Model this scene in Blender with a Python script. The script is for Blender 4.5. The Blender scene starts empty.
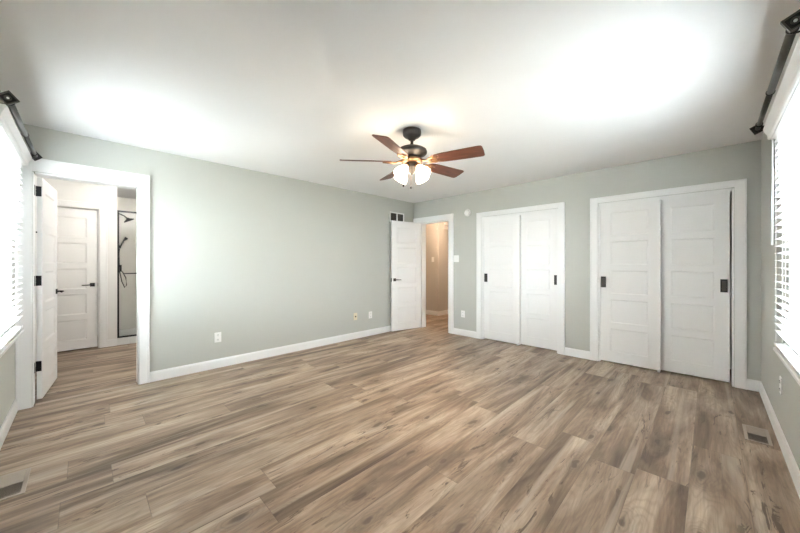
import bpy, bmesh, math, random
from mathutils import Vector, Matrix, Euler
random.seed(7)
PI = math.pi
S = bpy.context.scene
C = S.collection
R = math.radians

# ------------------------------------------------------------------ camera
F_PX = 313.523; HOR = 263.539; CAM_H = 1.2425
cam_d = bpy.data.cameras.new('camera'); cam = bpy.data.objects.new('camera', cam_d); C.objects.link(cam)
cam_d.sensor_width = 36.0; cam_d.lens = 36.0 * F_PX / 800.0
cam_d.shift_y = (HOR - 266.5) / 800.0
cam_d.clip_start = 0.02
cam.location = (0, 0, CAM_H)
cam.rotation_euler = (PI/2, 0, R(44.7202) - PI/2)
S.camera = cam

# ------------------------------------------------------------------ world, daylight, exposure
S.view_settings.view_transform = 'Standard'; S.view_settings.look = 'None'
S.view_settings.exposure = 1.22; S.view_settings.gamma = 1.0
S.view_settings.use_curve_mapping = False
w = bpy.data.worlds.new('overcast sky'); S.world = w; w.use_nodes = True
wn = w.node_tree.nodes; wl = w.node_tree.links; wn.clear()
wo = wn.new('ShaderNodeOutputWorld'); wb = wn.new('ShaderNodeBackground')
wb.inputs[0].default_value = (0.84, 0.93, 1.0, 1); wb.inputs[1].default_value = 21.0
wl.new(wb.outputs[0], wo.inputs[0])
SKY_BOOST = 3300; FAN_POWER = 7.0; BATH_POWER = 20; HALL_POWER = 23
def area(name, loc, rot, sx, sy, power, col=(1,1,1)):
    l = bpy.data.lights.new(name, 'AREA'); l.shape = 'RECTANGLE'; l.size = sx; l.size_y = sy
    l.energy = power; l.color = col
    o = bpy.data.objects.new(name, l); C.objects.link(o); o.location = loc; o.rotation_euler = rot
    return o
def point(name, loc, power, col, r=.05, parent=None):
    l = bpy.data.lights.new(name, 'POINT'); l.energy = power; l.color = col; l.shadow_soft_size = r
    o = bpy.data.objects.new(name, l); C.objects.link(o); o.location = loc; o.parent = parent
    return o
# lamps added to boost the sky, outside above both windows, facing steeply down at the blinds
area('sky_boost_south', (2.5, -1.25, 3.0), (R(38), 0, 0), 2.4, 1.2, SKY_BOOST, (.84,.93,1))
area('sky_boost_west', (-1.3, 3.35, 3.0), (R(38), 0, R(-90)), 2.4, 1.2, SKY_BOOST, (.84,.93,1))

# ------------------------------------------------------------------ dimensions (metres)
UB, VA, VC, UD, H = 4.614, 4.178, -0.3485, -0.404, 2.44
T = 0.12

# ------------------------------------------------------------------ materials
def M(name, col, rough=.5, metal=0, spec=.5, bump=0, bscale=60, var=0, emit=None, es=1):
    m = bpy.data.materials.new(name); m.use_nodes = True; n = m.node_tree.nodes; l = m.node_tree.links
    b = n['Principled BSDF']; b.inputs['Base Color'].default_value = (*col, 1)
    b.inputs['Roughness'].default_value = rough; b.inputs['Metallic'].default_value = metal
    b.inputs['Specular IOR Level'].default_value = spec
    tc = n.new('ShaderNodeTexCoord'); nz = n.new('ShaderNodeTexNoise')
    nz.inputs['Scale'].default_value = bscale; nz.inputs['Detail'].default_value = 4
    l.new(tc.outputs['Object'], nz.inputs['Vector'])
    if bump:
        bp = n.new('ShaderNodeBump'); bp.inputs['Strength'].default_value = bump; bp.inputs['Distance'].default_value = .004
        l.new(nz.outputs['Fac'], bp.inputs['Height']); l.new(bp.outputs[0], b.inputs['Normal'])
    mx = n.new('ShaderNodeMix'); mx.data_type = 'RGBA'
    d = max(var, .01)
    mx.inputs[6].default_value = (*[c*(1-d) for c in col], 1); mx.inputs[7].default_value = (*[min(1, c*(1+d)) for c in col], 1)
    l.new(nz.outputs['Fac'], mx.inputs[0]); l.new(mx.outputs[2], b.inputs['Base Color'])
    if emit:
        b.inputs['Emission Color'].default_value = (*emit, 1); b.inputs['Emission Strength'].default_value = es
    return m
WALL = M('sage_grey_paint', (.512,.522,.485), .7, spec=.25, bump=.08, bscale=220)
BATHWALL = M('warm_white_paint', (.78,.775,.755), .7, spec=.25)
HALLWALL = M('taupe_hall_paint', (.56,.54,.50), .7, spec=.25)
CEIL = M('white_textured_ceiling', (.90,.90,.895), .85, spec=.1, bump=.8, bscale=5)
TRIM = M('white_gloss_trim', (.86,.865,.86), .35, spec=.4)
DOORM = M('white_door_paint', (.85,.85,.845), .38, spec=.4)
BLACK = M('matte_black_metal', (.018,.018,.02), .42, metal=.6)
BRONZE = M('dark_bronze_metal', (.055,.050,.046), .42, metal=.55, var=.1)
BRASS = M('aged_copper_bronze', (.30,.17,.09), .35, metal=.8, var=.25, bscale=40)
PLASTIC = M('white_plastic', (.86,.86,.84), .35)
ALMOND = M('almond_plastic', (.72,.65,.48), .4)
BLIND = M('white_blind_slat', (.90,.90,.895), .45)
STONE = M('speckled_white_sill', (.80,.80,.79), .35, var=.08, bscale=90)
ROD = M('gunmetal_rod', (.10,.098,.092), .35, metal=.75, var=.08)
SLOT = M('dark_slot', (.03,.03,.03), .8)
VOID = M('dark_duct', (.06,.06,.055), .8)
VENTDARK = M('brown_register_metal', (.15,.12,.10), .45, metal=.3)
VENTM = M('tan_register_metal', (.40,.34,.285), .45, metal=.3)
TILE = M('pale_shower_panel', (.82,.79,.75), .25)
def glass():
    m = bpy.data.materials.new('clear_pane'); m.use_nodes = True; n = m.node_tree.nodes; l = m.node_tree.links; n.clear()
    o = n.new('ShaderNodeOutputMaterial'); t = n.new('ShaderNodeBsdfTransparent'); g = n.new('ShaderNodeBsdfGlossy')
    g.inputs['Roughness'].default_value = .02; t.inputs[0].default_value = (.98,.985,.98,1)
    fr = n.new('ShaderNodeFresnel'); fr.inputs[0].default_value = 1.25
    mx = n.new('ShaderNodeMixShader'); l.new(fr.outputs[0], mx.inputs[0]); l.new(t.outputs[0], mx.inputs[1]); l.new(g.outputs[0], mx.inputs[2])
    l.new(mx.outputs[0], o.inputs[0]); return m
GLASS = glass()
def shade_mat():
    return M('frosted_lamp_glass', (.9,.86,.8), .4, emit=(1,.80,.58), es=13.0)
SHADE = shade_mat()
DOME = M('lit_dome_glass', (.9,.88,.84), .4, emit=(1,.85,.65), es=3)

def nt(m):
    m.use_nodes = True; return m.node_tree.nodes, m.node_tree.links
def math_node(n, l, op, a, b=None, c=None):
    k = n.new('ShaderNodeMath'); k.operation = op
    for i, v in enumerate((a, b, c)):
        if v is None: continue
        if isinstance(v, (int, float)): k.inputs[i].default_value = v
        else: l.new(v, k.inputs[i])
    return k.outputs[0]
def ramp(n, l, fac, stops):
    r = n.new('ShaderNodeValToRGB'); el = r.color_ramp.elements
    while len(el) < len(stops): el.new(.5)
    for e, (p, c) in zip(el, stops): e.position = p; e.color = (*c, 1)
    l.new(fac, r.inputs[0]); return r.outputs[0]
def mixc(n, l, f, a, b, mode='MIX'):
    k = n.new('ShaderNodeMix'); k.data_type = 'RGBA'; k.blend_type = mode
    for i, v in ((0, f), (6, a), (7, b)):
        if isinstance(v, (int, float)): k.inputs[i].default_value = v
        elif isinstance(v, tuple): k.inputs[i].default_value = (*v, 1)
        else: l.new(v, k.inputs[i])
    return k.outputs[2]

def floor_material():
    m = bpy.data.materials.new('rustic_oak_planks'); n, l = nt(m); b = n['Principled BSDF']
    tc = n.new('ShaderNodeTexCoord'); sp = n.new('ShaderNodeSeparateXYZ'); l.new(tc.outputs['Object'], sp.inputs[0])
    W, L = .2315, 1.83
    x, y = sp.outputs[0], sp.outputs[1]
    yy = math_node(n, l, 'DIVIDE', math_node(n, l, 'ADD', y, .146 + 20*W), W)
    row = math_node(n, l, 'FLOOR', yy); fy = math_node(n, l, 'FRACT', yy)
    wn1 = n.new('ShaderNodeTexWhiteNoise'); wn1.noise_dimensions = '1D'; l.new(row, wn1.inputs['W'])
    xx = math_node(n, l, 'ADD', math_node(n, l, 'DIVIDE', math_node(n, l, 'ADD', x, 30), L), wn1.outputs['Value'])
    col = math_node(n, l, 'FLOOR', xx); fx = math_node(n, l, 'FRACT', xx)
    cb = n.new('ShaderNodeCombineXYZ'); l.new(row, cb.inputs[0]); l.new(col, cb.inputs[1])
    wn2 = n.new('ShaderNodeTexWhiteNoise'); wn2.noise_dimensions = '2D'; l.new(cb.outputs[0], wn2.inputs['Vector'])
    rnd = wn2.outputs['Value']; rc = n.new('ShaderNodeSeparateColor'); l.new(wn2.outputs['Color'], rc.inputs[0])
    # coordinates shifted plank by plank
    px = math_node(n, l, 'MULTIPLY_ADD', rc.outputs[0], 31.0, x)
    py = math_node(n, l, 'MULTIPLY_ADD', rc.outputs[1], 17.0, y)
    def coords(sx, sy):
        c = n.new('ShaderNodeCombineXYZ'); l.new(math_node(n, l, 'MULTIPLY', px, sx), c.inputs[0])
        l.new(math_node(n, l, 'MULTIPLY', py, sy), c.inputs[1]); l.new(math_node(n, l, 'MULTIPLY', rc.outputs[2], 9.0), c.inputs[2]); return c.outputs[0]
    def noise(v, detail=3, rough=.55, dist=0):
        k = n.new('ShaderNodeTexNoise'); k.inputs['Scale'].default_value = 1; k.inputs['Detail'].default_value = detail
        k.inputs['Roughness'].default_value = rough; k.inputs['Distortion'].default_value = dist; l.new(v, k.inputs['Vector']); return k.outputs['Fac']
    big = noise(coords(.75, 5.2), 4, .6, .8)
    base = ramp(n, l, big, [(.31,(.085,.053,.034)),(.41,(.180,.125,.086)),(.50,(.295,.218,.155)),(.59,(.395,.306,.226)),(.70,(.51,.42,.325))])
    # plank-to-plank tone
    tone = math_node(n, l, 'MULTIPLY_ADD', rnd, .16, .92)
    base = mixc(n, l, 1.0, base, n_gray(n, l, tone), 'MULTIPLY')
    # flowing contour grain (cathedrals)
    cont = noise(coords(1.1, 7.0), 2, .45, .2)
    s = math_node(n, l, 'SINE', math_node(n, l, 'MULTIPLY', cont, 95.0))
    s = math_node(n, l, 'POWER', math_node(n, l, 'MULTIPLY_ADD', s, .5, .5), 3.0)
    base = mixc(n, l, math_node(n, l, 'MULTIPLY', s, .26), base, (.17,.12,.085))
    # fine fibres
    fine = noise(coords(2.4, 52), 5, .75)
    fm = math_node(n, l, 'MULTIPLY_ADD', fine, 1.25, .38)
    base = mixc(n, l, 1.0, base, n_gray(n, l, fm), 'MULTIPLY')
    # dark torn streaks
    st = noise(coords(3.4, 22.0), 5, .68, 1.5)
    stm = ramp(n, l, st, [(.575,(0,0,0)),(.62,(1,1,1))])
    gate = ramp(n, l, noise(coords(1.3, 5.0), 1), [(.46,(0,0,0)),(.60,(1,1,1))])
    f = math_node(n, l, 'MULTIPLY', math_node(n, l, 'MULTIPLY', stm, gate), .9)
    base = mixc(n, l, f, base, (.085,.055,.038))
    # pale sapwood streaks
    ps = ramp(n, l, noise(coords(.5, 13.0), 3, .5, .4), [(.58,(0,0,0)),(.68,(1,1,1))])
    base = mixc(n, l, math_node(n, l, 'MULTIPLY', ps, .42), base, (.54,.46,.37))
    # knots
    vo = n.new('ShaderNodeTexVoronoi'); vo.inputs['Scale'].default_value = 1; vo.voronoi_dimensions = '2D'; vo.inputs['Randomness'].default_value = 1
    nzc = n.new('ShaderNodeTexNoise'); nzc.inputs['Scale'].default_value = 9; l.new(coords(1, 1), nzc.inputs['Vector'])
    va = n.new('ShaderNodeVectorMath'); va.operation = 'MULTIPLY_ADD'; l.new(nzc.outputs['Color'], va.inputs[0])
    va.inputs[1].default_value = (.22,.22,0); l.new(coords(1.5, 3.8), va.inputs[2]); l.new(va.outputs[0], vo.inputs['Vector'])
    kd = vo.outputs['Distance']
    vs = n.new('ShaderNodeSeparateColor'); l.new(vo.outputs['Color'], vs.inputs[0])
    has = math_node(n, l, 'GREATER_THAN', vs.outputs[0], .35)
    k1 = ramp(n, l, kd, [(.0,(1,1,1)),(.045,(.95,.95,.95)),(.065,(.38,.38,.38)),(.28,(0,0,0))])
    base = mixc(n, l, math_node(n, l, 'MULTIPLY', math_node(n, l, 'MULTIPLY', k1, has), .85), base, (.07,.045,.032))
    ring = math_node(n, l, 'POWER', math_node(n, l, 'MULTIPLY_ADD', math_node(n, l, 'SINE', math_node(n, l, 'MULTIPLY', kd, 130.0)), .5, .5), 2.0)
    rg = ramp(n, l, kd, [(.04,(1,1,1)),(.34,(0,0,0))])
    base = mixc(n, l, math_node(n, l, 'MULTIPLY', math_node(n, l, 'MULTIPLY', math_node(n, l, 'MULTIPLY', ring, rg), has), .35), base, (.12,.08,.055))
    # seams
    e1 = math_node(n, l, 'LESS_THAN', fy, .011); e2 = math_node(n, l, 'LESS_THAN', fx, .0018)
    seam = math_node(n, l, 'MAXIMUM', e1, e2)
    base = mixc(n, l, math_node(n, l, 'MULTIPLY', seam, .45), base, (.10,.075,.055))
    l.new(base, b.inputs['Base Color'])
    b.inputs['Roughness'].default_value = .42; b.inputs['Specular IOR Level'].default_value = .35
    bp = n.new('ShaderNodeBump'); bp.inputs['Strength'].default_value = .25; bp.inputs['Distance'].default_value = .002
    hgt = math_node(n, l, 'SUBTRACT', fine, seam); l.new(hgt, bp.inputs['Height']); l.new(bp.outputs[0], b.inputs['Normal'])
    return m
def n_gray(n, l, v):
    c = n.new('ShaderNodeCombineColor')
    for i in range(3): l.new(v, c.inputs[i])
    return c.outputs[0]
FLOOR = floor_material()

def blade_material():
    m = bpy.data.materials.new('cherry_wood_blade'); n, l = nt(m); b = n['Principled BSDF']
    tc = n.new('ShaderNodeTexCoord'); mp = n.new('ShaderNodeMapping'); mp.inputs['Scale'].default_value = (5, 60, 5)
    l.new(tc.outputs['Object'], mp.inputs[0]); nz = n.new('ShaderNodeTexNoise'); nz.inputs['Scale'].default_value = 1; nz.inputs['Detail'].default_value = 5
    l.new(mp.outputs[0], nz.inputs['Vector'])
    l.new(ramp(n, l, nz.outputs['Fac'], [(.3,(.055,.020,.012)),(.7,(.17,.060,.035))]), b.inputs['Base Color'])
    b.inputs['Roughness'].default_value = .38; return m
BLADE = blade_material()
LAWN = M('pale_concrete_yard', (.42,.41,.38), .95, var=.3, bscale=6)

# ------------------------------------------------------------------ mesh helpers
def box(bm, x0, x1, y0, y1, z0, z1, mtx=None):
    vs = [bm.verts.new((x, y, z)) for z in (z0, z1) for y in (y0, y1) for x in (x0, x1)]
    if mtx is not None:
        for v in vs: v.co = mtx @ v.co
    for f in ((0,2,3,1),(4,5,7,6),(0,1,5,4),(2,6,7,3),(0,4,6,2),(1,3,7,5)):
        bm.faces.new([vs[i] for i in f])
def prism(bm, prof, a0, a1, axis='x'):
    """closed profile of (p, q) pairs swept along axis; x: p=y q=z"""
    n = len(prof); rings = []
    for a in (a0, a1):
        rings.append([bm.verts.new((a, p, q) if axis == 'x' else ((p, a, q) if axis == 'y' else (p, q, a))) for p, q in prof])
    for i in range(n):
        bm.faces.new((rings[0][i], rings[0][(i+1) % n], rings[1][(i+1) % n], rings[1][i]))
    bm.faces.new(rings[0][::-1]); bm.faces.new(rings[1])
    bmesh.ops.recalc_face_normals(bm, faces=bm.faces)
def lathe(bm, prof, seg=32, mtx=None, caps=True):
    rings = []
    for r, z in prof:
        ring = []
        for i in range(seg):
            a = 2*PI*i/seg; co = Vector((r*math.cos(a), r*math.sin(a), z))
            ring.append(bm.verts.new(mtx @ co if mtx is not None else co))
        rings.append(ring)
    fs = []
    for a, b_ in zip(rings, rings[1:]):
        for i in range(seg): fs.append(bm.faces.new((a[i], a[(i+1) % seg], b_[(i+1) % seg], b_[i])))
    for f in fs: f.smooth = True
    if caps:
        bm.faces.new(rings[0][::-1]); bm.faces.new(rings[-1])
def tube(bm, pts, r, seg=10):
    pts = [Vector(p) for p in pts]; rings = []
    up = Vector((0, 0, 1))
    for i, p in enumerate(pts):
        d = ((pts[min(i+1, len(pts)-1)] - pts[max(i-1, 0)])).normalized()
        a = d.cross(up)
        if a.length < 1e-3: a = d.cross(Vector((1, 0, 0)))
        a.normalize(); b_ = d.cross(a).normalized()
        rr = r[i] if isinstance(r, (list, tuple)) else r
        rings.append([bm.verts.new(p + rr*(math.cos(2*PI*k/seg)*a + math.sin(2*PI*k/seg)*b_)) for k in range(seg)])
    for q, s in zip(rings, rings[1:]):
        for k in range(seg):
            f = bm.faces.new((q[k], q[(k+1) % seg], s[(k+1) % seg], s[k])); f.smooth = True
    bm.faces.new(rings[0][::-1]); bm.faces.new(rings[-1])
    bmesh.ops.recalc_face_normals(bm, faces=bm.faces)
def obj(name, bm, mat, parent=None, loc=(0,0,0), rz=0, bevel=0, seg=2):
    bmesh.ops.recalc_face_normals(bm, faces=bm.faces)
    me = bpy.data.meshes.new(name); bm.to_mesh(me); bm.free(); me.materials.append(mat)
    o = bpy.data.objects.new(name, me); C.objects.link(o); o.location = loc; o.rotation_euler = (0, 0, rz); o.parent = parent
    if bevel:
        b = o.modifiers.new('bevel', 'BEVEL'); b.width = bevel; b.segments = seg; b.limit_method = 'ANGLE'; b.angle_limit = R(40)
    return o
def tag(o, label=None, cat=None, group=None, kind=None):
    if label: o['label'] = label
    if cat: o['category'] = cat
    if group: o['group'] = group
    if kind: o['kind'] = kind
    return o
def thing(name, label, cat, loc=(0,0,0), rz=0, group=None, kind=None):
    o = bpy.data.objects.new(name, None); C.objects.link(o); o.location = loc; o.rotation_euler = (0, 0, rz)
    o.empty_display_size = .05
    return tag(o, label, cat, group, kind)
def BM(): return bmesh.new()
def boxobj(name, mat, b, parent=None, bevel=0, **k):
    bm = BM(); box(bm, *b); return obj(name, bm, mat, parent, bevel=bevel, **k)
def struct(name, bm, mat, label, cat, bevel=0):
    return tag(obj(name, bm, mat, bevel=bevel), label, cat, kind='structure')
def copy_tree(o, parent=None):
    c = o.copy(); C.objects.link(c); c.parent = parent
    for ch in list(o.children): copy_tree(ch, c)
    return c

# wall frame: local x runs to the right as you face the wall, y into the wall, z up
RA, RBR, RC, RD = 0, -PI/2, PI, PI/2

# ------------------------------------------------------------------ room shell
bm = BM(); box(bm, -1.2, 8.2, -.60, 7.6, -.06, 0)
struct('floor', bm, FLOOR, 'rustic oak plank floor running through bedroom, bathroom and hall', 'floor')
bm = BM(); box(bm, UD-.14, 8.2, VC-.14, 7.6, H, H+.10)
struct('ceiling', bm, CEIL, 'white hand-textured ceiling over the whole room', 'ceiling')

def wall_with_holes(name, mat, label, axis, p0, p1, a0, a1, holes):
    """axis 'x': wall runs along x from a0 to a1 between y=p0 and y=p1; holes (s0, s1, z0, z1)"""
    bm = BM(); holes = sorted(holes); cur = a0
    def b(s0, s1, z0, z1):
        if s1 - s0 < 1e-4 or z1 - z0 < 1e-4: return
        if axis == 'x': box(bm, s0, s1, p0, p1, z0, z1)
        else: box(bm, p0, p1, s0, s1, z0, z1)
    for s0, s1, z0, z1 in holes:
        b(cur, s0, 0, H); b(s0, s1, 0, z0); b(s0, s1, z1, H); cur = s1
    b(cur, a1, 0, H)
    return struct(name, bm, mat, label, 'wall')
# wall A with bathroom doorway
BD0, BD1, BDH = -.310, .399, 2.040
wall_with_holes('wall_left', WALL, 'long sage grey wall pierced by the bathroom doorway', 'x', VA, VA+T, UD, UB+T, [(BD0, BD1, 0, BDH)])
# wall B with hall doorway and two closets
HD0, HD1, HDH = 3.332, 3.990, 2.025
C1, C2, CH = (1.496, 2.668), (-.168, 1.014), 2.005
wall_with_holes('wall_right', WALL, 'sage grey wall holding the hall doorway and two sliding closets', 'y', UB, UB+T, VC-.14, VA, [(HD0, HD1, 0, HDH), (*C1, 0, CH), (*C2, 0, CH)])
WZ0, WZ1 = .71, 2.06
WC = (1.93, 3.06); WD = (2.84, 3.93)
wall_with_holes('wall_window_right', WALL, 'sage grey wall with the window at the right edge', 'x', VC-.14, VC, UD-.14, UB, [(*WC, WZ0, WZ1)])
wall_with_holes('wall_window_left', WALL, 'sage grey wall with the window at the left edge', 'y', UD-.14, UD, VC, VA, [(*WD, WZ0, WZ1)])

# ---- bathroom shell
bm = BM(); box(bm, UD-.14, UD, VA, 7.6, 0, H)
struct('wall_bathroom_left', bm, BATHWALL, 'white bathroom wall behind the open door', 'wall')
BV = 6.40
wall_with_holes('wall_bathroom_back', BATHWALL, 'warm white bathroom wall around the closed panel door', 'x', BV, BV+T, UD, .362, [(-.39, .166, 0, 2.035)])
# ------- skin of bathroom paint over the back face of the bedroom wall
wall_with_holes('wall_bathroom_front', BATHWALL, 'white bathroom side of the bedroom wall', 'x', VA+T, VA+T+.008, UD, 2.6, [(BD0, BD1, 0, BDH)])
bm = BM(); box(bm, 2.6, 2.7, VA+T, 7.6, 0, H)
struct('wall_bathroom_right', bm, BATHWALL, 'white bathroom wall beyond the shower', 'wall')
bm = BM(); box(bm, UD-.14, 2.7, 7.6, 7.7, 0, H)
struct('wall_bathroom_end', bm, BATHWALL, 'outer white wall behind shower and bathroom closet', 'wall')
bm = BM(); box(bm, .242, .362, BV+T, 7.6, 0, H)
struct('wall_shower_side', bm, BATHWALL, 'white partition carrying the shower head', 'wall')
# ---- hall shell
HU, HV = 5.935, 4.60
bm = BM(); box(bm, HU, 8.2, HV, 7.6, 0, H)
struct('wall_hall_corner', bm, HALLWALL, 'taupe outside corner of the hall lit by a warm lamp', 'wall')
bm = BM(); box(bm, UB+T, HU, 6.6, 6.7, 0, H); box(bm, UB+T, 8.2, 2.75, 2.85, 0, H); box(bm, 8.1, 8.2, 2.85, HV, 0, H)
box(bm, UB, UB+T, VA+T+.01, 6.6, 0, H)
struct('wall_hall_far', bm, HALLWALL, 'taupe walls closing off the hall ends', 'wall')
# ---- closet interiors
for i, (c0, c1) in enumerate((C1, C2)):
    bm = BM(); y0, y1 = c0-.12, c1+.12; x0 = UB+T; x1 = UB+T+.62
    box(bm, x0, x1, y0-.03, y0, 0, H); box(bm, x0, x1, y1, y1+.03, 0, H); box(bm, x1, x1+.03, y0-.03, y1+.03, 0, H)
    struct('wall_closet', bm, TRIM, ('white lining inside the narrower closet nearer the hall door', 'white lining inside the closet in the room corner')[i], 'wall')

# ------------------------------------------------------------------ trims
BBH, BBT = .105, .014
def base_prof(): return [(0, 0), (-BBT, 0), (-BBT, BBH-.02), (-BBT+.006, BBH), (0, BBH)]
def baseboard(name, loc, rz, lens, label):
    bm = BM()
    for a0, a1 in lens: prism(bm, base_prof(), a0, a1)
    o = obj(name, bm, TRIM, loc=loc, rz=rz); return tag(o, label, 'baseboard', kind='structure')
baseboard('baseboard_left', (0, VA, 0), RA, [(BD1+.088, UB)], 'white baseboard along the long sage wall')
baseboard('baseboard_right', (UB, 0, 0), RBR, [(-HD0+.106, -C1[1]-.094), (-C1[0]+.089, -C2[1]-.09), (-C2[0]+.087, -VC)], 'white baseboard pieces between hall door and closets')
baseboard('baseboard_window_right', (0, VC, 0), RC, [(-UB+BBT, -UD)], 'white baseboard under the right window')
baseboard('baseboard_window_left', (UD, 0, 0), RD, [(VC, VA-.03)], 'white baseboard under the left window')
baseboard('baseboard_bathroom', (0, BV, 0), RA, [(.253, .362)], 'short white baseboard between bathroom door and shower')
o = baseboard('baseboard_hall', (HU, 0, 0), RBR, [(-6.6, -HV+BBT)], 'white baseboard around the hall corner')
bm = BM(); prism(bm, base_prof(), 0, 2.1); tag(obj('baseboard_hall_side', bm, TRIM, loc=(HU, HV, 0)), 'white baseboard on the right face of the hall corner', 'baseboard', kind='structure')

def casing(name, loc, rz, x0, x1, h, wl, wr, wt, label, depth=T, back=False, proud=.018, jamb=True, thin=False):
    """white door frame: x0..x1 clear opening, h head height"""
    t = thing(name, label, 'door frame', loc, rz, kind='structure')
    bm = BM()
    prof = lambda a, b: None
    box(bm, x0-wl, x0-.004, -proud, 0, 0, h+wt); box(bm, x1+.004, x1+wr, -proud, 0, 0, h+wt)
    box(bm, x0-.004, x1+.004, -proud, 0, h+.004, h+wt)
    # back band step
    box(bm, x0-wl, x0-wl+.016, -proud-.006, -proud, 0, h+wt); box(bm, x1+wr-.016, x1+wr, -proud-.006, -proud, 0, h+wt)
    box(bm, x0-wl, x1+wr, -proud-.006, -proud, h+wt-.016, h+wt)
    obj('casing', bm, TRIM, t, bevel=.002)
    if jamb:
        bm = BM(); j = .014
        box(bm, x0-.002, x0+(j if not thin else .004), -.004, depth+.004, 0, h); box(bm, x1-(j if not thin else .004), x1+.002, -.004, depth+.004, 0, h)
        box(bm, x0+j, x1-j, -.004, depth+.004, h-j, h)
        obj('jamb', bm, TRIM, t)
    if back:
        bm = BM()
        box(bm, x0-.09, x0, depth, depth+.018, 0, h+.09); box(bm, x1, x1+.09, depth, depth+.018, 0, h+.09)
        box(bm, x0, x1, depth, depth+.018, h, h+.09)
        obj('rear_casing', bm, TRIM, t)
    return t
tA = casing('trim_1', (0, VA, 0), RA, BD0, BD1, BDH, -(UD-BD0)-.001, .088, .12, 'white frame around the bathroom doorway', depth=T+.008, thin=True)
bm = BM(); lathe(bm, [(.007, 0), (.007, .006), (.004, .008)], 12, Matrix.Translation((BD0+.014, .062, 1.52)) @ Matrix.Rotation(PI/2, 4, 'Y'))
obj('strike_bumper', bm, BLACK, tA)
for z in (.312, 1.087, 1.897): boxobj('hinge_leaf', BLACK, (BD0+.003, BD0+.0065, .082, .130, z-.045, z+.045), tA)
tB = casing('trim_2', (UB, 0, 0), RBR, -HD1, -HD0, HDH, .186, .106, .104, 'white frame around the hall doorway', depth=T, back=True)
c1 = casing('trim_3', (UB, 0, 0), RBR, -C1[1], -C1[0], CH, .094, .089, .075, 'white frame around the closet nearer the hall door', depth=T)
c2 = casing('trim_4', (UB, 0, 0), RBR, -C2[1], -C2[0], CH, .090, .087, .075, 'white frame around the closet in the room corner', depth=T)
c3 = casing('trim_5', (0, BV, 0), RA, -.39, .166, 2.035, .013, .087, .09, 'white frame around the closed bathroom closet door', depth=T, jamb=False)
boxobj('jamb', TRIM, (.152, .166, 0, T, 0, 2.035), c3)
# threshold strip in the bathroom doorway
bm = BM(); prism(bm, [(.0, 0), (.012, .006), (.032, .006), (.044, 0)], BD0+.014, BD1-.014)
tag(obj('trim_6', bm, VENTM, loc=(0, VA+.02, 0)), 'thin tan threshold strip in the bathroom doorway', 'threshold', kind='structure')

# ------------------------------------------------------------------ panel doors
def panel_door_bm(w, h, t, stile=.112, top=.12, bot=.13, rail=.075, n=5, ins=.016, dep=.009):
    bm = BM(); ph = (h-top-bot-rail*(n-1))/n
    xs = [0, stile, w-stile, w]; zs = [0, bot]
    for i in range(n):
        zs.append(zs[-1]+ph)
        if i < n-1: zs.append(zs[-1]+rail)
    zs.append(h)
    for sgn in (-1, 1):
        y = sgn*t/2; g = [[bm.verts.new((x, y, z)) for x in xs] for z in zs]
        for i in range(len(zs)-1):
            for j in range(3):
                q = [g[i][j], g[i][j+1], g[i+1][j+1], g[i+1][j]]
                if j == 1 and i % 2 == 1:
                    x0, x1, z0, z1 = xs[1]+ins, xs[2]-ins, zs[i]+ins, zs[i+1]-ins
                    yy = y-sgn*dep
                    p = [bm.verts.new(c) for c in ((x0, yy, z0), (x1, yy, z0), (x1, yy, z1), (x0, yy, z1))]
                    for k in range(4): bm.faces.new((q[k], q[(k+1) % 4], p[(k+1) % 4], p[k]))
                    bm.faces.new(p)
                else: bm.faces.new(q)
        if sgn == -1: g0 = g
        else: g1 = g
    for i in range(len(zs)-1):
        for j in (0, 3): bm.faces.new((g0[i][j], g0[i+1][j], g1[i+1][j], g1[i][j]))
    for j in range(3):
        for i in (0, len(zs)-1): bm.faces.new((g0[i][j], g0[i][j+1], g1[i][j+1], g1[i][j]))
    return bm
def lever(parent, x, z, y, side, direction, both=False):
    """square rose with lever; side -1 stands out of the -y face"""
    bm = BM(); y0 = y; s = side
    box(bm, x-.026, x+.026, min(y0, y0+s*.009), max(y0, y0+s*.009), z-.026, z+.026)
    h = obj('door_handle', bm, BLACK, parent, bevel=.002)
    bm = BM()
    tube(bm, [(x, y0+s*.008, z), (x, y0+s*.045, z), (x+direction*.012, y0+s*.052, z), (x+direction*.11, y0+s*.052, z-.002)], [.009, .008, .008, .0065], 10)
    obj('lever', bm, BLACK, h)
    return h
def hinge_plate(parent, x, y, z):
    bm = BM(); box(bm, x-.002, x+.002, y-.016, y+.016, z-.045, z+.045)
    for q in (-.03, 0, .03): box(bm, x-.006, x+.004, y-.022, y-.012, z+q-.013, z+q+.013)
    o = obj('hinge', bm, BLACK, parent, bevel=.001)
    return o

# bathroom door: hinged on the left jamb, swung into the bathroom
DW = .672; DT = .035
ang = R(84.5)
hx, hy = BD0+.030, VA+T+.035
d1 = thing('door_1', 'white five-panel bathroom door standing open at left with black hinges', 'door', (hx, hy, 0.012), ang, kind='structure')
obj('door_leaf', panel_door_bm(DW, 2.012, DT), DOORM, d1, bevel=.0015)
for z in (.30, 1.075, 1.885):
    bm = BM(); box(bm, -.003, 0, -DT/2+.010, DT/2+.004, z-.045, z+.045)
    for q in (-.032, 0, .032): lathe(bm, [(.007, z+q-.014), (.007, z+q+.014)], 12, Matrix.Translation((-.006, DT/2-.002, 0)))
    box(bm, -.014, -.010, -DT/2+.004, DT/2+.002, z-.045, z+.045)
    obj('hinge', bm, BLACK, d1)
lever(d1, DW-.06, .935, -DT/2, -1, -1); lever(d1, DW-.06, .935, DT/2, 1, -1)
boxobj('latch_plate', BLACK, (DW, DW+.002, -.012, .012, .90, .965), d1)
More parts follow.
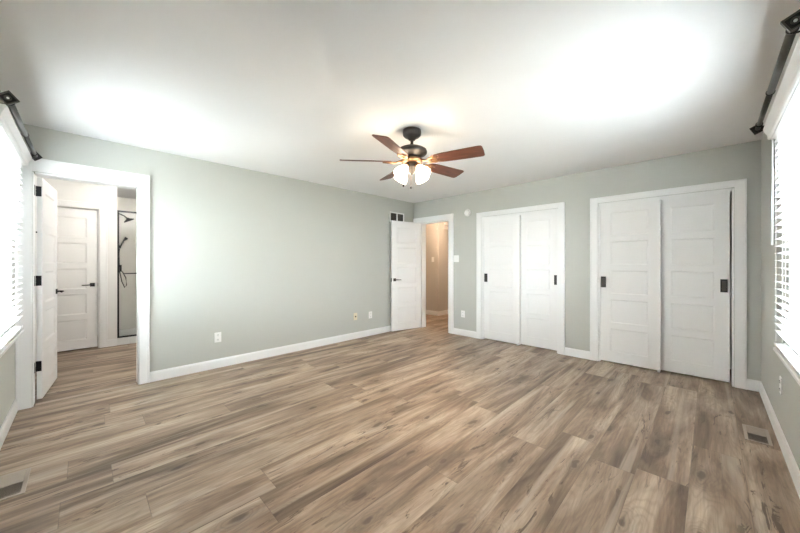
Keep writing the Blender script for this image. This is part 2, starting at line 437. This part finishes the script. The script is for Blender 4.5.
# hall door: hinged at left of opening, folded back towards the corner
HW = .672; a = math.atan2(4.105-3.985, 3.957-4.60)
d2 = thing('door_2', 'white five-panel hall door standing open in the far corner', 'door', (4.590, 3.990, .012), a, kind='structure')
obj('door_leaf', panel_door_bm(HW, 2.012, DT), DOORM, d2, bevel=.0015)
lever(d2, HW-.06, .935, DT/2, 1, -1); lever(d2, HW-.06, .935, -DT/2, -1, -1)
boxobj('latch_plate', BLACK, (HW, HW+.002, -.012, .012, .90, .965), d2)
for z in (.25, 1.0, 1.80):
    bm = BM(); lathe(bm, [(.006, z-.04), (.006, z+.04)], 12, Matrix.Translation((-.006, -DT/2-.004, 0))); obj('hinge', bm, BLACK, d2)
# closed bathroom closet door
d3 = thing('door_3', 'closed white five-panel door at the back of the bathroom', 'door', (-.386, BV+.045, .018), 0, kind='structure')
obj('door_leaf', panel_door_bm(.534, 2.005, DT), DOORM, d3, bevel=.0015)
lever(d3, .534-.055, .915, -DT/2, -1, -1)
boxobj('latch_plate', BLACK, (.535, .545, -DT/2-.002, DT/2, .89, .94), d3)
# sliding closet doors
def slider(name, vleft, vright, xoff, pull_v, label):
    wdt = vleft-vright
    t = thing(name, label, 'sliding door', (UB+xoff, vleft, .019), RBR, kind='structure')
    obj('door_leaf', panel_door_bm(wdt, 1.976, .034, dep=.004, ins=.010), DOORM, t, bevel=.0015)
    px = vleft-pull_v
    bm = BM(); y0 = -.017
    box(bm, px-.027, px+.027, y0-.0035, y0, .925, .938); box(bm, px-.027, px+.027, y0-.0035, y0, 1.047, 1.060)
    box(bm, px-.027, px-.018, y0-.0035, y0, .938, 1.047); box(bm, px+.018, px+.027, y0-.0035, y0, .938, 1.047)
    h = obj('recessed_pull', bm, BLACK, t)
    boxobj('pull_cup', BRONZE, (px-.018, px+.018, y0-.001, y0, .938, 1.047), h)
    return t
slider('door_4', C1[1]-.014, 2.045, .030, 2.607, 'left sliding panel door of the closet nearer the hall door')
slider('door_5', 2.072, C1[0]+.020, .080, 1.541, 'right sliding panel door of the closet nearer the hall door')
slider('door_6', C2[1]-.014, .405, .030, .961, 'left sliding panel door of the closet in the room corner')
slider('door_7', .432, C2[0]+.027, .080, -.100, 'right sliding panel door of the closet in the room corner')
for cc, (c0, c1_) in ((c1, C1), (c2, C2)):
    xm = -(c0+c1_)/2
    boxobj('floor_guide', PLASTIC, (xm-.012, xm+.012, -.002+.012, .095, 0, .011), cc)
    boxobj('top_track', TRIM, (-c1_+.014, -c0-.014, .010, .014, CH-.036, CH-.014), cc)

# ------------------------------------------------------------------ windows and blinds
def window(name, loc, rz, x0, x1, label):
    t = thing(name, label, 'window', loc, rz, kind='structure')
    bm = BM(); z0, z1 = WZ0, WZ1; d0, d1_ = .03, .139; f = .045
    box(bm, x0, x0+f, d0, d1_, z0, z1); box(bm, x1-f, x1, d0, d1_, z0, z1); box(bm, x0+f, x1-f, d0, d1_, z1-f, z1); box(bm, x0+f, x1-f, d0, d1_, z0, z0+f)
    obj('window_frame', bm, TRIM, t, bevel=.002)
    zm = (z0+z1)/2
    for k, (a, b, y) in enumerate(((z0+f, zm+.02, .065), (zm-.02, z1-f, .10))):
        bm = BM(); g = .035
        box(bm, x0+f, x0+f+g, y-.015, y+.015, a, b); box(bm, x1-f-g, x1-f, y-.015, y+.015, a, b)
        box(bm, x0+f+g, x1-f-g, y-.015, y+.015, a, a+g); box(bm, x0+f+g, x1-f-g, y-.015, y+.015, b-g, b)
        sh = obj('sash', bm, TRIM, t, bevel=.002)
        boxobj('pane', GLASS, (x0+f+g, x1-f-g, y-.002, y+.002, a+g, b-g), sh)
    # reveal lining and stool
    bm = BM()
    box(bm, x0-.001, x0+.008, 0, .03, z0, z1); box(bm, x1-.008, x1+.001, 0, .03, z0, z1); box(bm, x0, x1, 0, .03, z1-.008, z1)
    obj('reveal', bm, TRIM, t)
    bm = BM(); box(bm, x0-.055, x1+.055, -.064, .03, z0-.022, z0)
    obj('window_stool', bm, STONE, t, bevel=.006, seg=3)
    bm = BM(); prism(bm, [(0, z0-.075), (-.012, z0-.075), (-.020, z0-.022), (0, z0-.022)], x0-.045, x1+.045); obj('apron', bm, TRIM, t)
    return t
window('window_1', (0, VC, 0), RC, -WC[1], -WC[0], 'double-hung window behind blinds at the right edge')
window('window_2', (UD, 0, 0), RD, WD[0], WD[1], 'double-hung window behind blinds at the left edge')

def blind(loc, rz, x0, x1, label, wand_x):
    t = thing('venetian_blind', label, 'blind', loc, rz, group=None)
    zt, zb = 2.045, WZ0+.012; p = .0445; y = -.034
    boxobj('headrail', BLIND, (x0, x1, -.071, -.003, zt-.005, zt+.045), t)
    bm = BM(); n = int((zt-.02-zb-.02)/p); tilt = R(14); hw = .0245
    for i in range(n):
        z = zt-.03-i*p
        c, s = math.cos(tilt), math.sin(tilt)
        # room-side edge high, outer edge low; slight crown
        pr = [(-hw, 0), (0, .0022), (hw, 0), (hw, -.0026), (0, -.0006), (-hw, -.0026)]
        prof = [(y + a*c + b*s, z - a*s + b*c) for a, b in pr]
        prism(bm, prof, x0+.003, x1-.003)
    obj('slats', bm, BLIND, t)
    boxobj('bottom_rail', BLIND, (x0+.002, x1-.002, y-.026, y+.024, zb, zb+.018), t, bevel=.003)
    nn = 4
    for k in range(nn):
        xx = x0+.10+(x1-x0-.20)*k/(nn-1)
        bm = BM()
        for yy in (y-.0262, y+.0262): box(bm, xx-.0012, xx+.0012, yy-.0008, yy+.0008, zb+.01, zt)
        box(bm, xx-.008, xx-.0065, y-.001, y+.001, zb+.01, zt)
        obj('ladder_cord', bm, PLASTIC, t)
    bm = BM()
    # moulded valance, angled top projecting, with returns
    prof = [(-.080, 2.045), (-.086, 2.052), (-.087, 2.075), (-.094, 2.088), (-.098, 2.100), (-.104, 2.112), (-.104, 2.122), (-.088, 2.122), (-.072, 2.06), (-.072, 2.045)]
    prism(bm, prof, x0-.012, x1+.012)
    for xx in (x0-.012, x1+.002): prism(bm, [(-.073, 2.045), (-.088, 2.122), (0, 2.122), (0, 2.045)], xx, xx+.010)
    obj('valance', bm, TRIM, t)
    bm = BM(); tube(bm, [(wand_x, -.066, 2.05), (wand_x, -.069, 1.36)], [.004, .0055], 8); obj('tilt_wand', bm, PLASTIC, t)
    return t
blind((0, VC, 0), RC, -WC[1]-.06, -WC[0]+.06, 'white slatted blind under a moulded valance on the right window', -WC[1]-.035)
blind((UD, 0, 0), RD, WD[0]-.06, WD[1]+.045, 'white slatted blind under a moulded valance on the left window', WD[0]+.02)

def curtain_rod(p0, p1, wall_dir, label, r1, roll):
    p0, p1 = Vector(p0), Vector(p1); d = (p1-p0).normalized(); mid = p0+(p1-p0)*.52
    t = thing('curtain_rod', label, 'curtain rod', tuple(p0))
    bm = BM(); tube(bm, [(0,0,0), tuple(mid-p0)], r1, 20); obj('outer_tube', bm, ROD, t)
    bm = BM(); tube(bm, [tuple(mid-p0), tuple(p1-p0)], r1-.002, 20); obj('inner_tube', bm, ROD, t)
    bm = BM(); tube(bm, [tuple(mid-p0-d*.006), tuple(mid-p0+d*.004)], r1+.003, 20); obj('collar', bm, BLACK, t)
    for q, sgn in ((p0, -1), (p1, 1)):
        z = Vector((0,0,1)); side = d.cross(z).normalized()
        e1 = math.cos(roll)*side + math.sin(roll)*z; e2 = d.cross(e1).normalized()
        mt = Matrix.Identity(4)
        for c_, ax in enumerate((e1, e2, d*sgn)):
            for r_ in range(3): mt[r_][c_] = ax[r_]
        mt.translation = q-p0
        bm = BM(); s_ = .030
        box(bm, -s_, s_, -s_, s_, 0, .010, mt); f = obj('square_finial', bm, BLACK, t, bevel=.0015)
        bm = BM()
        for b_ in ((-s_,s_,-s_,-s_+.007),(-s_,s_,s_-.007,s_),(-s_,-s_+.007,-s_+.007,s_-.007),(s_-.007,s_,-s_+.007,s_-.007)): box(bm, *b_, .010, .014, mt)
        lathe(bm, [(.014, .010), (.014, .016), (.010, .016), (.010, .010)], 20, mt, caps=False)
        obj('finial_rim', bm, ROD, f)
        lathe_b = BM(); lathe(lathe_b, [(.006, .0095), (.006, .014)], 14, mt); obj('finial_stud', lathe_b, PLASTIC if sgn < 0 else ROD, f)
    wd = Vector(wall_dir)
    for k in (.04, .93):
        q = (p1-p0)*k
        bm = BM(); tube(bm, [tuple(q+Vector((0,0,-r1-.002))), tuple(q+wd*.5+Vector((0,0,-r1-.006))), tuple(q+wd*.985)], .0045, 8)
        tube(bm, [tuple(q-d*.006), tuple(q+d*.006)], r1+.0035, 18)
        tube(bm, [tuple(q+wd*.96), tuple(q+wd*.999)], .018, 18)
        obj('wall_bracket', bm, BLACK, t)
    return t
curtain_rod((2.03, -.2436, 2.222), (3.445, -.2436, 2.222), (0, VC+.2436, 0), 'dark telescoping curtain rod with square finials above the right window', .0155, R(26))
curtain_rod((-.29, 2.735, 2.146), (-.29, 4.118, 2.166), (UD+.29, 0, 0), 'dark telescoping curtain rod with square finials above the left window', .0155, R(40))

# ------------------------------------------------------------------ ceiling fan
FX, FY = 2.07, 1.90
fan = thing('ceiling_fan', 'five-blade wooden ceiling fan with lit frosted glass shades', 'ceiling fan', (FX, FY, H))
def L(name, prof, mat, parent, seg=40, mtx=None, caps=True):
    bm = BM(); lathe(bm, prof, seg, mtx, caps); return obj(name, bm, mat, parent)
L('canopy', [(.055,0),(.080,-.006),(.083,-.028),(.080,-.050),(.066,-.066),(.040,-.078),(.030,-.092),(.022,-.098)], BRONZE, fan)
L('downrod', [(.013,-.09),(.013,-.150)], BRONZE, fan, 20)
L('motor_housing', [(.024,-.140),(.034,-.148),(.062,-.156),(.108,-.170),(.130,-.184),(.135,-.198),(.135,-.210),(.126,-.222),(.100,-.230),(.094,-.240),(.060,-.262)], BRONZE, fan)
L('motor_plate', [(.060,-.262),(.092,-.266),(.098,-.276),(.092,-.292),(.060,-.300)], BRASS, fan)
L('switch_housing', [(.050,-.298),(.058,-.306),(.058,-.345),(.050,-.352),(.036,-.360),(.030,-.378),(.012,-.392),(.006,-.405)], BRONZE, fan)
zb = -.290
for k in range(5):
    th = R(44.72-90) + R((185, 246.5, 333, 38, 115)[k])
    rot = Matrix.Rotation(th, 4, 'Z')
    pitch = Matrix.Translation((0,0,zb)) @ Matrix.Rotation(R(-16), 4, 'X')
    # blade outline
    bm = BM(); out = []
    def P(r, y): out.append((r, y))
    P(.185, -.030); P(.205, -.052); P(.30, -.063); P(.60, -.072); P(.624, -.069); P(.634, -.056); P(.637, 0); P(.634, .056); P(.624, .069); P(.60, .072); P(.30, .063); P(.205, .050); P(.185, .030)
    top = [bm.verts.new((x, y, .0035)) for x, y in out]; bot = [bm.verts.new((x, y, -.0035)) for x, y in out]
    bm.faces.new(top); bm.faces.new(bot[::-1])
    for i in range(len(out)): bm.faces.new((top[i], bot[i], bot[(i+1) % len(out)], top[(i+1) % len(out)]))
    b = obj('blade', bm, BLADE, fan, bevel=.001); b.matrix_local = rot @ pitch
    bm = BM()
    # blade iron: arm from motor, forked plate under the blade
    tube(bm, [(.070,0,.010), (.11,0,.002), (.15,0,-.010), (.19,0,-.008)], [.014,.011,.010,.010], 10)
    for s in (-1, 1):
        tube(bm, [(.14,0,-.009), (.175,s*.028,-.010), (.215,s*.036,-.009), (.26,s*.024,-.008)], [.010,.009,.009,.007], 8)
        lathe(bm, [(.010,-.013),(.010,-.006)], 12, Matrix.Translation((.225, s*.034, 0)))
    box(bm, .18, .235, -.030, .030, -.008, -.0036)
    ir = obj('blade_iron', bm, BRASS, b)
for k in range(4):
    th = R(44.72-90) + R(45+90*k) + R(0)
    rot = Matrix.Rotation(th, 4, 'Z')
    bm = BM(); tube(bm, [(.035,0,-.335), (.058,0,-.325), (.070,0,-.332), (.076,0,-.345)], .008, 10)
    tilt = rot @ Matrix.Translation((.074,0,-.338)) @ Matrix.Rotation(R(-40), 4, 'Y') @ Matrix.Scale(.90, 4)
    arm = obj('lamp_arm', bm, BRASS, fan); arm.matrix_local = rot
    L('shade_holder', [(.014,.016),(.026,.010),(.031,-.006),(.031,-.018)], BRASS, fan, 24, tilt)
    s = L('lamp_shade', [(.027,-.008),(.031,-.024),(.038,-.045),(.050,-.070),(.060,-.095),(.066,-.118),(.068,-.128),(.064,-.128),(.058,-.100),(.046,-.070),(.034,-.045),(.026,-.024)], SHADE, fan, 32, tilt, caps=False)
    c = (rot @ Matrix.Translation((.074,0,-.338)) @ Matrix.Rotation(R(-40), 4, 'Y') @ Matrix.Scale(.90, 4)) @ Vector((0,0,-.09))
    point('bulb', c, FAN_POWER, (1,.80,.58), .03, fan)
for (dx, dy, zl) in ((-.053, .053, -.490), (-.006, .006, -.508)):
    bm = BM(); tube(bm, [(dx,dy,-.350),(dx,dy,zl)], .0012, 6); pc = obj('pull_chain', bm, BRASS, fan)
    bm = BM(); lathe(bm, [(.003,zl+.004),(.008,zl-.004),(.009,zl-.014),(.004,zl-.022)], 14, Matrix.Translation((dx,dy,0))); obj('chain_fob', bm, BLACK, pc)

# ------------------------------------------------------------------ wall plates
def plate(name, label, cat, loc, rz, w=.075, h=.118, mat=PLASTIC, kind='duplex', group=None):
    t = thing(name, label, cat, loc, rz, group)
    boxobj('cover_plate', mat, (-w/2, w/2, -.006, 0, -h/2, h/2), t, bevel=.003)
    if kind == 'duplex':
        for z in (-.027, .027):
            bm = BM(); lathe(bm, [(.0165, 0), (.0165, .003)], 20, Matrix.Translation((0, -.006, z)) @ Matrix.Rotation(PI/2, 4, 'X'))
            rc = obj('receptacle', bm, mat, t)
            bm = BM()
            for x in (-.006, .006): box(bm, x-.0014, x+.0014, -.0100, -.009, z-.001, z+.009)
            box(bm, -.0025, .0025, -.0100, -.009, z-.011, z-.006)
            obj('slot', bm, SLOT, rc)
    elif kind == 'jack':
        bm = BM(); lathe(bm, [(.012, 0), (.012, .005), (.006, .005), (.006, .014)], 18, Matrix.Translation((0, -.006, 0)) @ Matrix.Rotation(PI/2, 4, 'X')); obj('jack', bm, BRONZE, t)
    elif kind == 'switch2':
        for x in (-.023, .023):
            bm = BM(); box(bm, x-.005, x+.005, -.0075, -.006, -.012, .012); box(bm, x-.003, x+.003, -.018, -.006, .000, .007); obj('toggle', bm, mat, t)
    elif kind == 'switch1':
        bm = BM(); box(bm, -.005, .005, -.0075, -.006, -.012, .012); box(bm, -.003, .003, -.018, -.006, .000, .007); obj('toggle', bm, mat, t)
    return t
plate('wall_outlet', 'white duplex outlet low on the long sage wall', 'outlet', (1.128, VA, .362), RA)
plate('cable_plate', 'almond beige wall plate low on the long wall', 'wall plate', (3.167, VA, .366), RA, mat=ALMOND, kind='jack')
plate('wall_outlet', 'white outlet beside the almond plate near the open hall door', 'outlet', (3.488, VA, .355), RA)
plate('wall_outlet', 'white outlet low between hall doorway and closet', 'outlet', (UB, 3.035, .372), RBR)
plate('wall_outlet', 'white outlet low under the right window', 'outlet', (3.392, VC, .400), RC)
plate('light_switch', 'white double light switch beside the hall doorway', 'light switch', (UB, 3.178, 1.328), RBR, w=.116, kind='switch2')
plate('light_switch', 'white light switch on the hall corner seen through the doorway', 'light switch', (HU, 4.76, 1.34), RBR, kind='switch1')
for z, lb in ((2.215, 'upper of two small white chime boxes high in the hall'), (2.115, 'lower of two small white chime boxes high in the hall')):
    t = thing('door_chime', lb, 'door chime', (6.235, HV, z), RA)
    boxobj('chime_cover', PLASTIC, (-.055, .055, -.035, 0, -.036, .036), t, bevel=.006)
    bm = BM()
    for k in range(4): box(bm, -.035, .035, -.0362, -.0350, -.018+k*.011, -.015+k*.011)
    obj('grille', bm, ALMOND, t)
# smoke detector on the wall
t = thing('smoke_detector', 'round white smoke detector high between hall door and closet', 'smoke detector', (UB, 2.945, 2.108), RBR)
rx = Matrix.Rotation(PI/2, 4, 'X')
L('detector_base', [(.062,0),(.062,.012),(.058,.016)], PLASTIC, t, 36, rx)
L('detector_cover', [(.052,.016),(.052,.024),(.044,.034),(.028,.038),(.026,.035),(.010,.035),(.008,.040)], PLASTIC, t, 36, rx)
bm = BM()
for k in range(12):
    a = k*PI/6; box(bm, -.003, .003, -.031, -.0240, .040, .052, Matrix.Rotation(a, 4, 'Y'))
obj('detector_vents', bm, VENTM, t)

# return air grille behind the door
t = thing('return_air_grille', 'white wall grille high in the far corner behind the open door', 'air vent', (4.135, VA, 2.10), RA)
bm = BM(); w2, h2 = .19, .098
box(bm, -w2, w2, -.010, 0, h2-.022, h2); box(bm, -w2, w2, -.010, 0, -h2, -h2+.022); box(bm, -w2, -w2+.026, -.010, 0, -h2+.022, h2-.022); box(bm, w2-.026, w2, -.010, 0, -h2+.022, h2-.022)
box(bm, -.014, .014, -.010, 0, -h2+.022, h2-.022)
obj('grille_frame', bm, PLASTIC, t, bevel=.002)
boxobj('duct_backing', VOID, (-w2+.02, w2-.02, -.003, -.001, -h2+.02, h2-.02), t)
bm = BM()
for k in range(8):
    z = -h2+.030+k*.0195
    for a0, a1 in ((-w2+.026, -.014), (.014, w2-.026)): prism(bm, [(-.009, z), (-.004, z+.006), (-.004, z+.0075), (-.009, z+.0015)], a0, a1)
obj('louvres', bm, VENTDARK, t)

def floor_register(label, loc, rz, mat_a, w=.145, l=.30):
    """local x long direction"""
    t = thing('floor_register', label, 'floor vent', loc, rz)
    bm = BM(); f = .018; hw, hl = w/2, l/2
    box(bm, -hl, hl, -hw, -hw+f, 0, .005); box(bm, -hl, hl, hw-f, hw, 0, .005); box(bm, -hl, -hl+f, -hw+f, hw-f, 0, .005); box(bm, hl-f, hl, -hw+f, hw-f, 0, .005)
    obj('register_frame', bm, mat_a, t, bevel=.0015)
    boxobj('duct_backing', VENTDARK, (-hl+.01, hl-.01, -hw+.01, hw-.01, .0004, .0012), t)
    bm = BM(); n = 22
    for k in range(n):
        x = -hl+f+.004+(l-2*f-.008)*k/(n-1); s = -1 if k < n/2 else 1
        prism(bm, [(x-.002-s*.002, .0014), (x-s*.002+.001, .0014), (x+s*.003+.001, .0046), (x+s*.003-.001, .0046)], -hw+f, hw-f, 'y')
    obj('louvres', bm, VENTM, t)
    return t
# prism along y uses (x, z) profile
floor_register('brown floor register at the left edge near the wall', (-.295, 2.785, .0), PI/2, VENTM)
floor_register('brown floor register beside the wall under the right window', (3.435, -.238, .0), 0, VENTM, w=.13)

# ------------------------------------------------------------------ shower
SV = 6.43
bm = BM(); box(bm, .362, 1.745, BV-.01, BV+.09, 0, .105); box(bm, .362, 1.745, BV+.09, 7.565, 0, .045)
tag(obj('shower_tray', bm, TRIM, bevel=.006), 'low white shower curb and pan at the back of the bathroom', 'shower tray')
bm = BM(); box(bm, .362, 1.75, 7.57, 7.6, 0, H); box(bm, 1.75, 1.80, BV, 7.6, 0, H)
struct('wall_shower_back', bm, TILE, 'pale tiled panel at the back of the shower', 'wall')
sd = thing('shower_door', 'black framed clear glass shower door with a towel bar', 'shower door', (.362, SV, .105))
bm = BM(); wS = 1.38; hS = 1.95
box(bm, 0, .022, -.014, .014, 0, hS); box(bm, wS-.022, wS, -.014, .014, 0, hS); box(bm, .022, wS-.022, -.014, .014, hS-.024, hS); box(bm, .022, wS-.022, -.014, .014, 0, .022)
obj('door_frame', bm, BLACK, sd)
boxobj('glass_panel', GLASS, (.022, wS-.022, -.003, .003, .022, hS-.024), sd)
bm = BM(); tube(bm, [(.085, -.003, .985), (.085, -.045, .985), (.60, -.045, .985), (.60, -.003, .985)], .008, 10); obj('towel_bar', bm, BLACK, sd)
xs = .362; v0 = 6.98
sh = thing('overhead_shower', 'black fixed overhead shower high on the shower side wall', 'shower', (xs, v0, 2.06))
bm = BM(); tube(bm, [(0,0,0),(.06,0,.01),(.12,0,-.02),(.16,0,-.06)], .010, 10); obj('shower_arm', bm, BLACK, sh)
L('spray_head', [(.014,.03),(.022,.015),(.070,-.012),(.075,-.022),(.070,-.026)], BLACK, sh, 28, Matrix.Translation((.172,0,-.075)) @ Matrix.Rotation(R(-28), 4, 'Y'))
hs = thing('hand_shower', 'black hand shower with a looping hose on the shower wall', 'hand shower', (xs, v0, 1.62))
bm = BM(); tube(bm, [(.07,0,-.10),(.09,0,-.05),(.115,0,.01),(.15,0,.055)], [.010,.011,.013,.026], 12); obj('handset', bm, BLACK, hs)
bm = BM(); tube(bm, [(0,0,-.10),(.06,0,-.10)], .013, 10); box(bm, .045, .078, -.018, .018, -.125, -.075); obj('holder', bm, BLACK, hs)
pts = [(.06,0,-.13),(.055,.0,-.30),(.06,0,-.50),(.09,0,-.68),(.125,0,-.78),(.15,0,-.74),(.14,0,-.62),(.10,0,-.52),(.05,0,-.46),(0.0,0,-.45)]
bm = BM(); tube(bm, pts, .0065, 8); obj('hose', bm, BLACK, hs)
sv = thing('shower_valve', 'black square shower valve below the hand shower', 'shower valve', (xs, v0-.10, 1.20))
bm = BM(); box(bm, 0, .012, -.07, .07, -.07, .07); box(bm, .012, .07, -.02, .02, -.02, .02); box(bm, .055, .08, -.02, .02, -.09, .02); obj('valve_body', bm, BLACK, sv, bevel=.002)

# ------------------------------------------------------------------ ceiling lights of bathroom and hall
def flush_light(label, x, y, power, col):
    t = thing('ceiling_light', label, 'ceiling light', (x, y, H))
    L('light_base', [(.14,0),(.145,-.02),(.135,-.028)], TRIM, t, 32)
    L('glass_dome', [(.128,-.026),(.120,-.05),(.09,-.075),(.04,-.09),(.002,-.094)], DOME, t, 32)
    point('bulb', (0, 0, -.16), power, col, .06, t)
flush_light('round flush ceiling light in the bathroom', .75, 5.45, BATH_POWER, (1,.96,.90))
flush_light('round flush ceiling light in the hall', 5.42, 4.02, HALL_POWER, (1,.70,.48))

# ------------------------------------------------------------------ outside
bm = BM(); box(bm, -40, 45, -40, 40, -.9, -.6)
struct('ground', bm, LAWN, 'pale yard outside the windows', 'ground')
WOOD = M('dark_stained_fence_wood', (.030,.019,.013), .9, var=.35, bscale=8)
def fence(label, loc, rz, length):
    t = thing('wooden_fence', label, 'fence', loc, rz)
    bm = BM(); n = int(length/.15)
    for k in range(n):
        h = 1.86+random.uniform(-.01, .01)
        box(bm, k*.15, k*.15+.125, -.018, 0, 0.03, h)
    obj('boards', bm, WOOD, t)
    for z in (.35, 1.45): boxobj('rail', WOOD, (0, length, 0, .04, z, z+.09), t)
    for k in range(int(length/2.4)+1): boxobj('post', WOOD, (k*2.4-.045, k*2.4+.045, .04, .13, 0, 1.95), t)
    return t
fence('dark brown board fence glimpsed through the right blind', (9.2, -.7, -.6), RBR, 7.2)
fence('dark brown board fence glimpsed through the left blind', (-7.7, 9.2, -.6), RA, 7.2)

# ------------------------------------------------------------------ groups of repeats
GROUPS = {'curtain_rod': 'curtain rods above the two windows', 'venetian_blind': 'slatted blinds on the two windows',
          'wall_outlet': 'white outlets low on the bedroom walls', 'floor_register': 'floor registers near the walls',
          'door_chime': 'chime boxes high in the hall', 'wooden_fence': 'board fences outside', 'light_switch': 'white light switches',
          'ceiling_light': 'flush ceiling lights of bathroom and hall'}
for o in list(C.objects):
    k = o.name.split('.')[0]
    if o.parent is None and k in GROUPS: o['group'] = GROUPS[k]
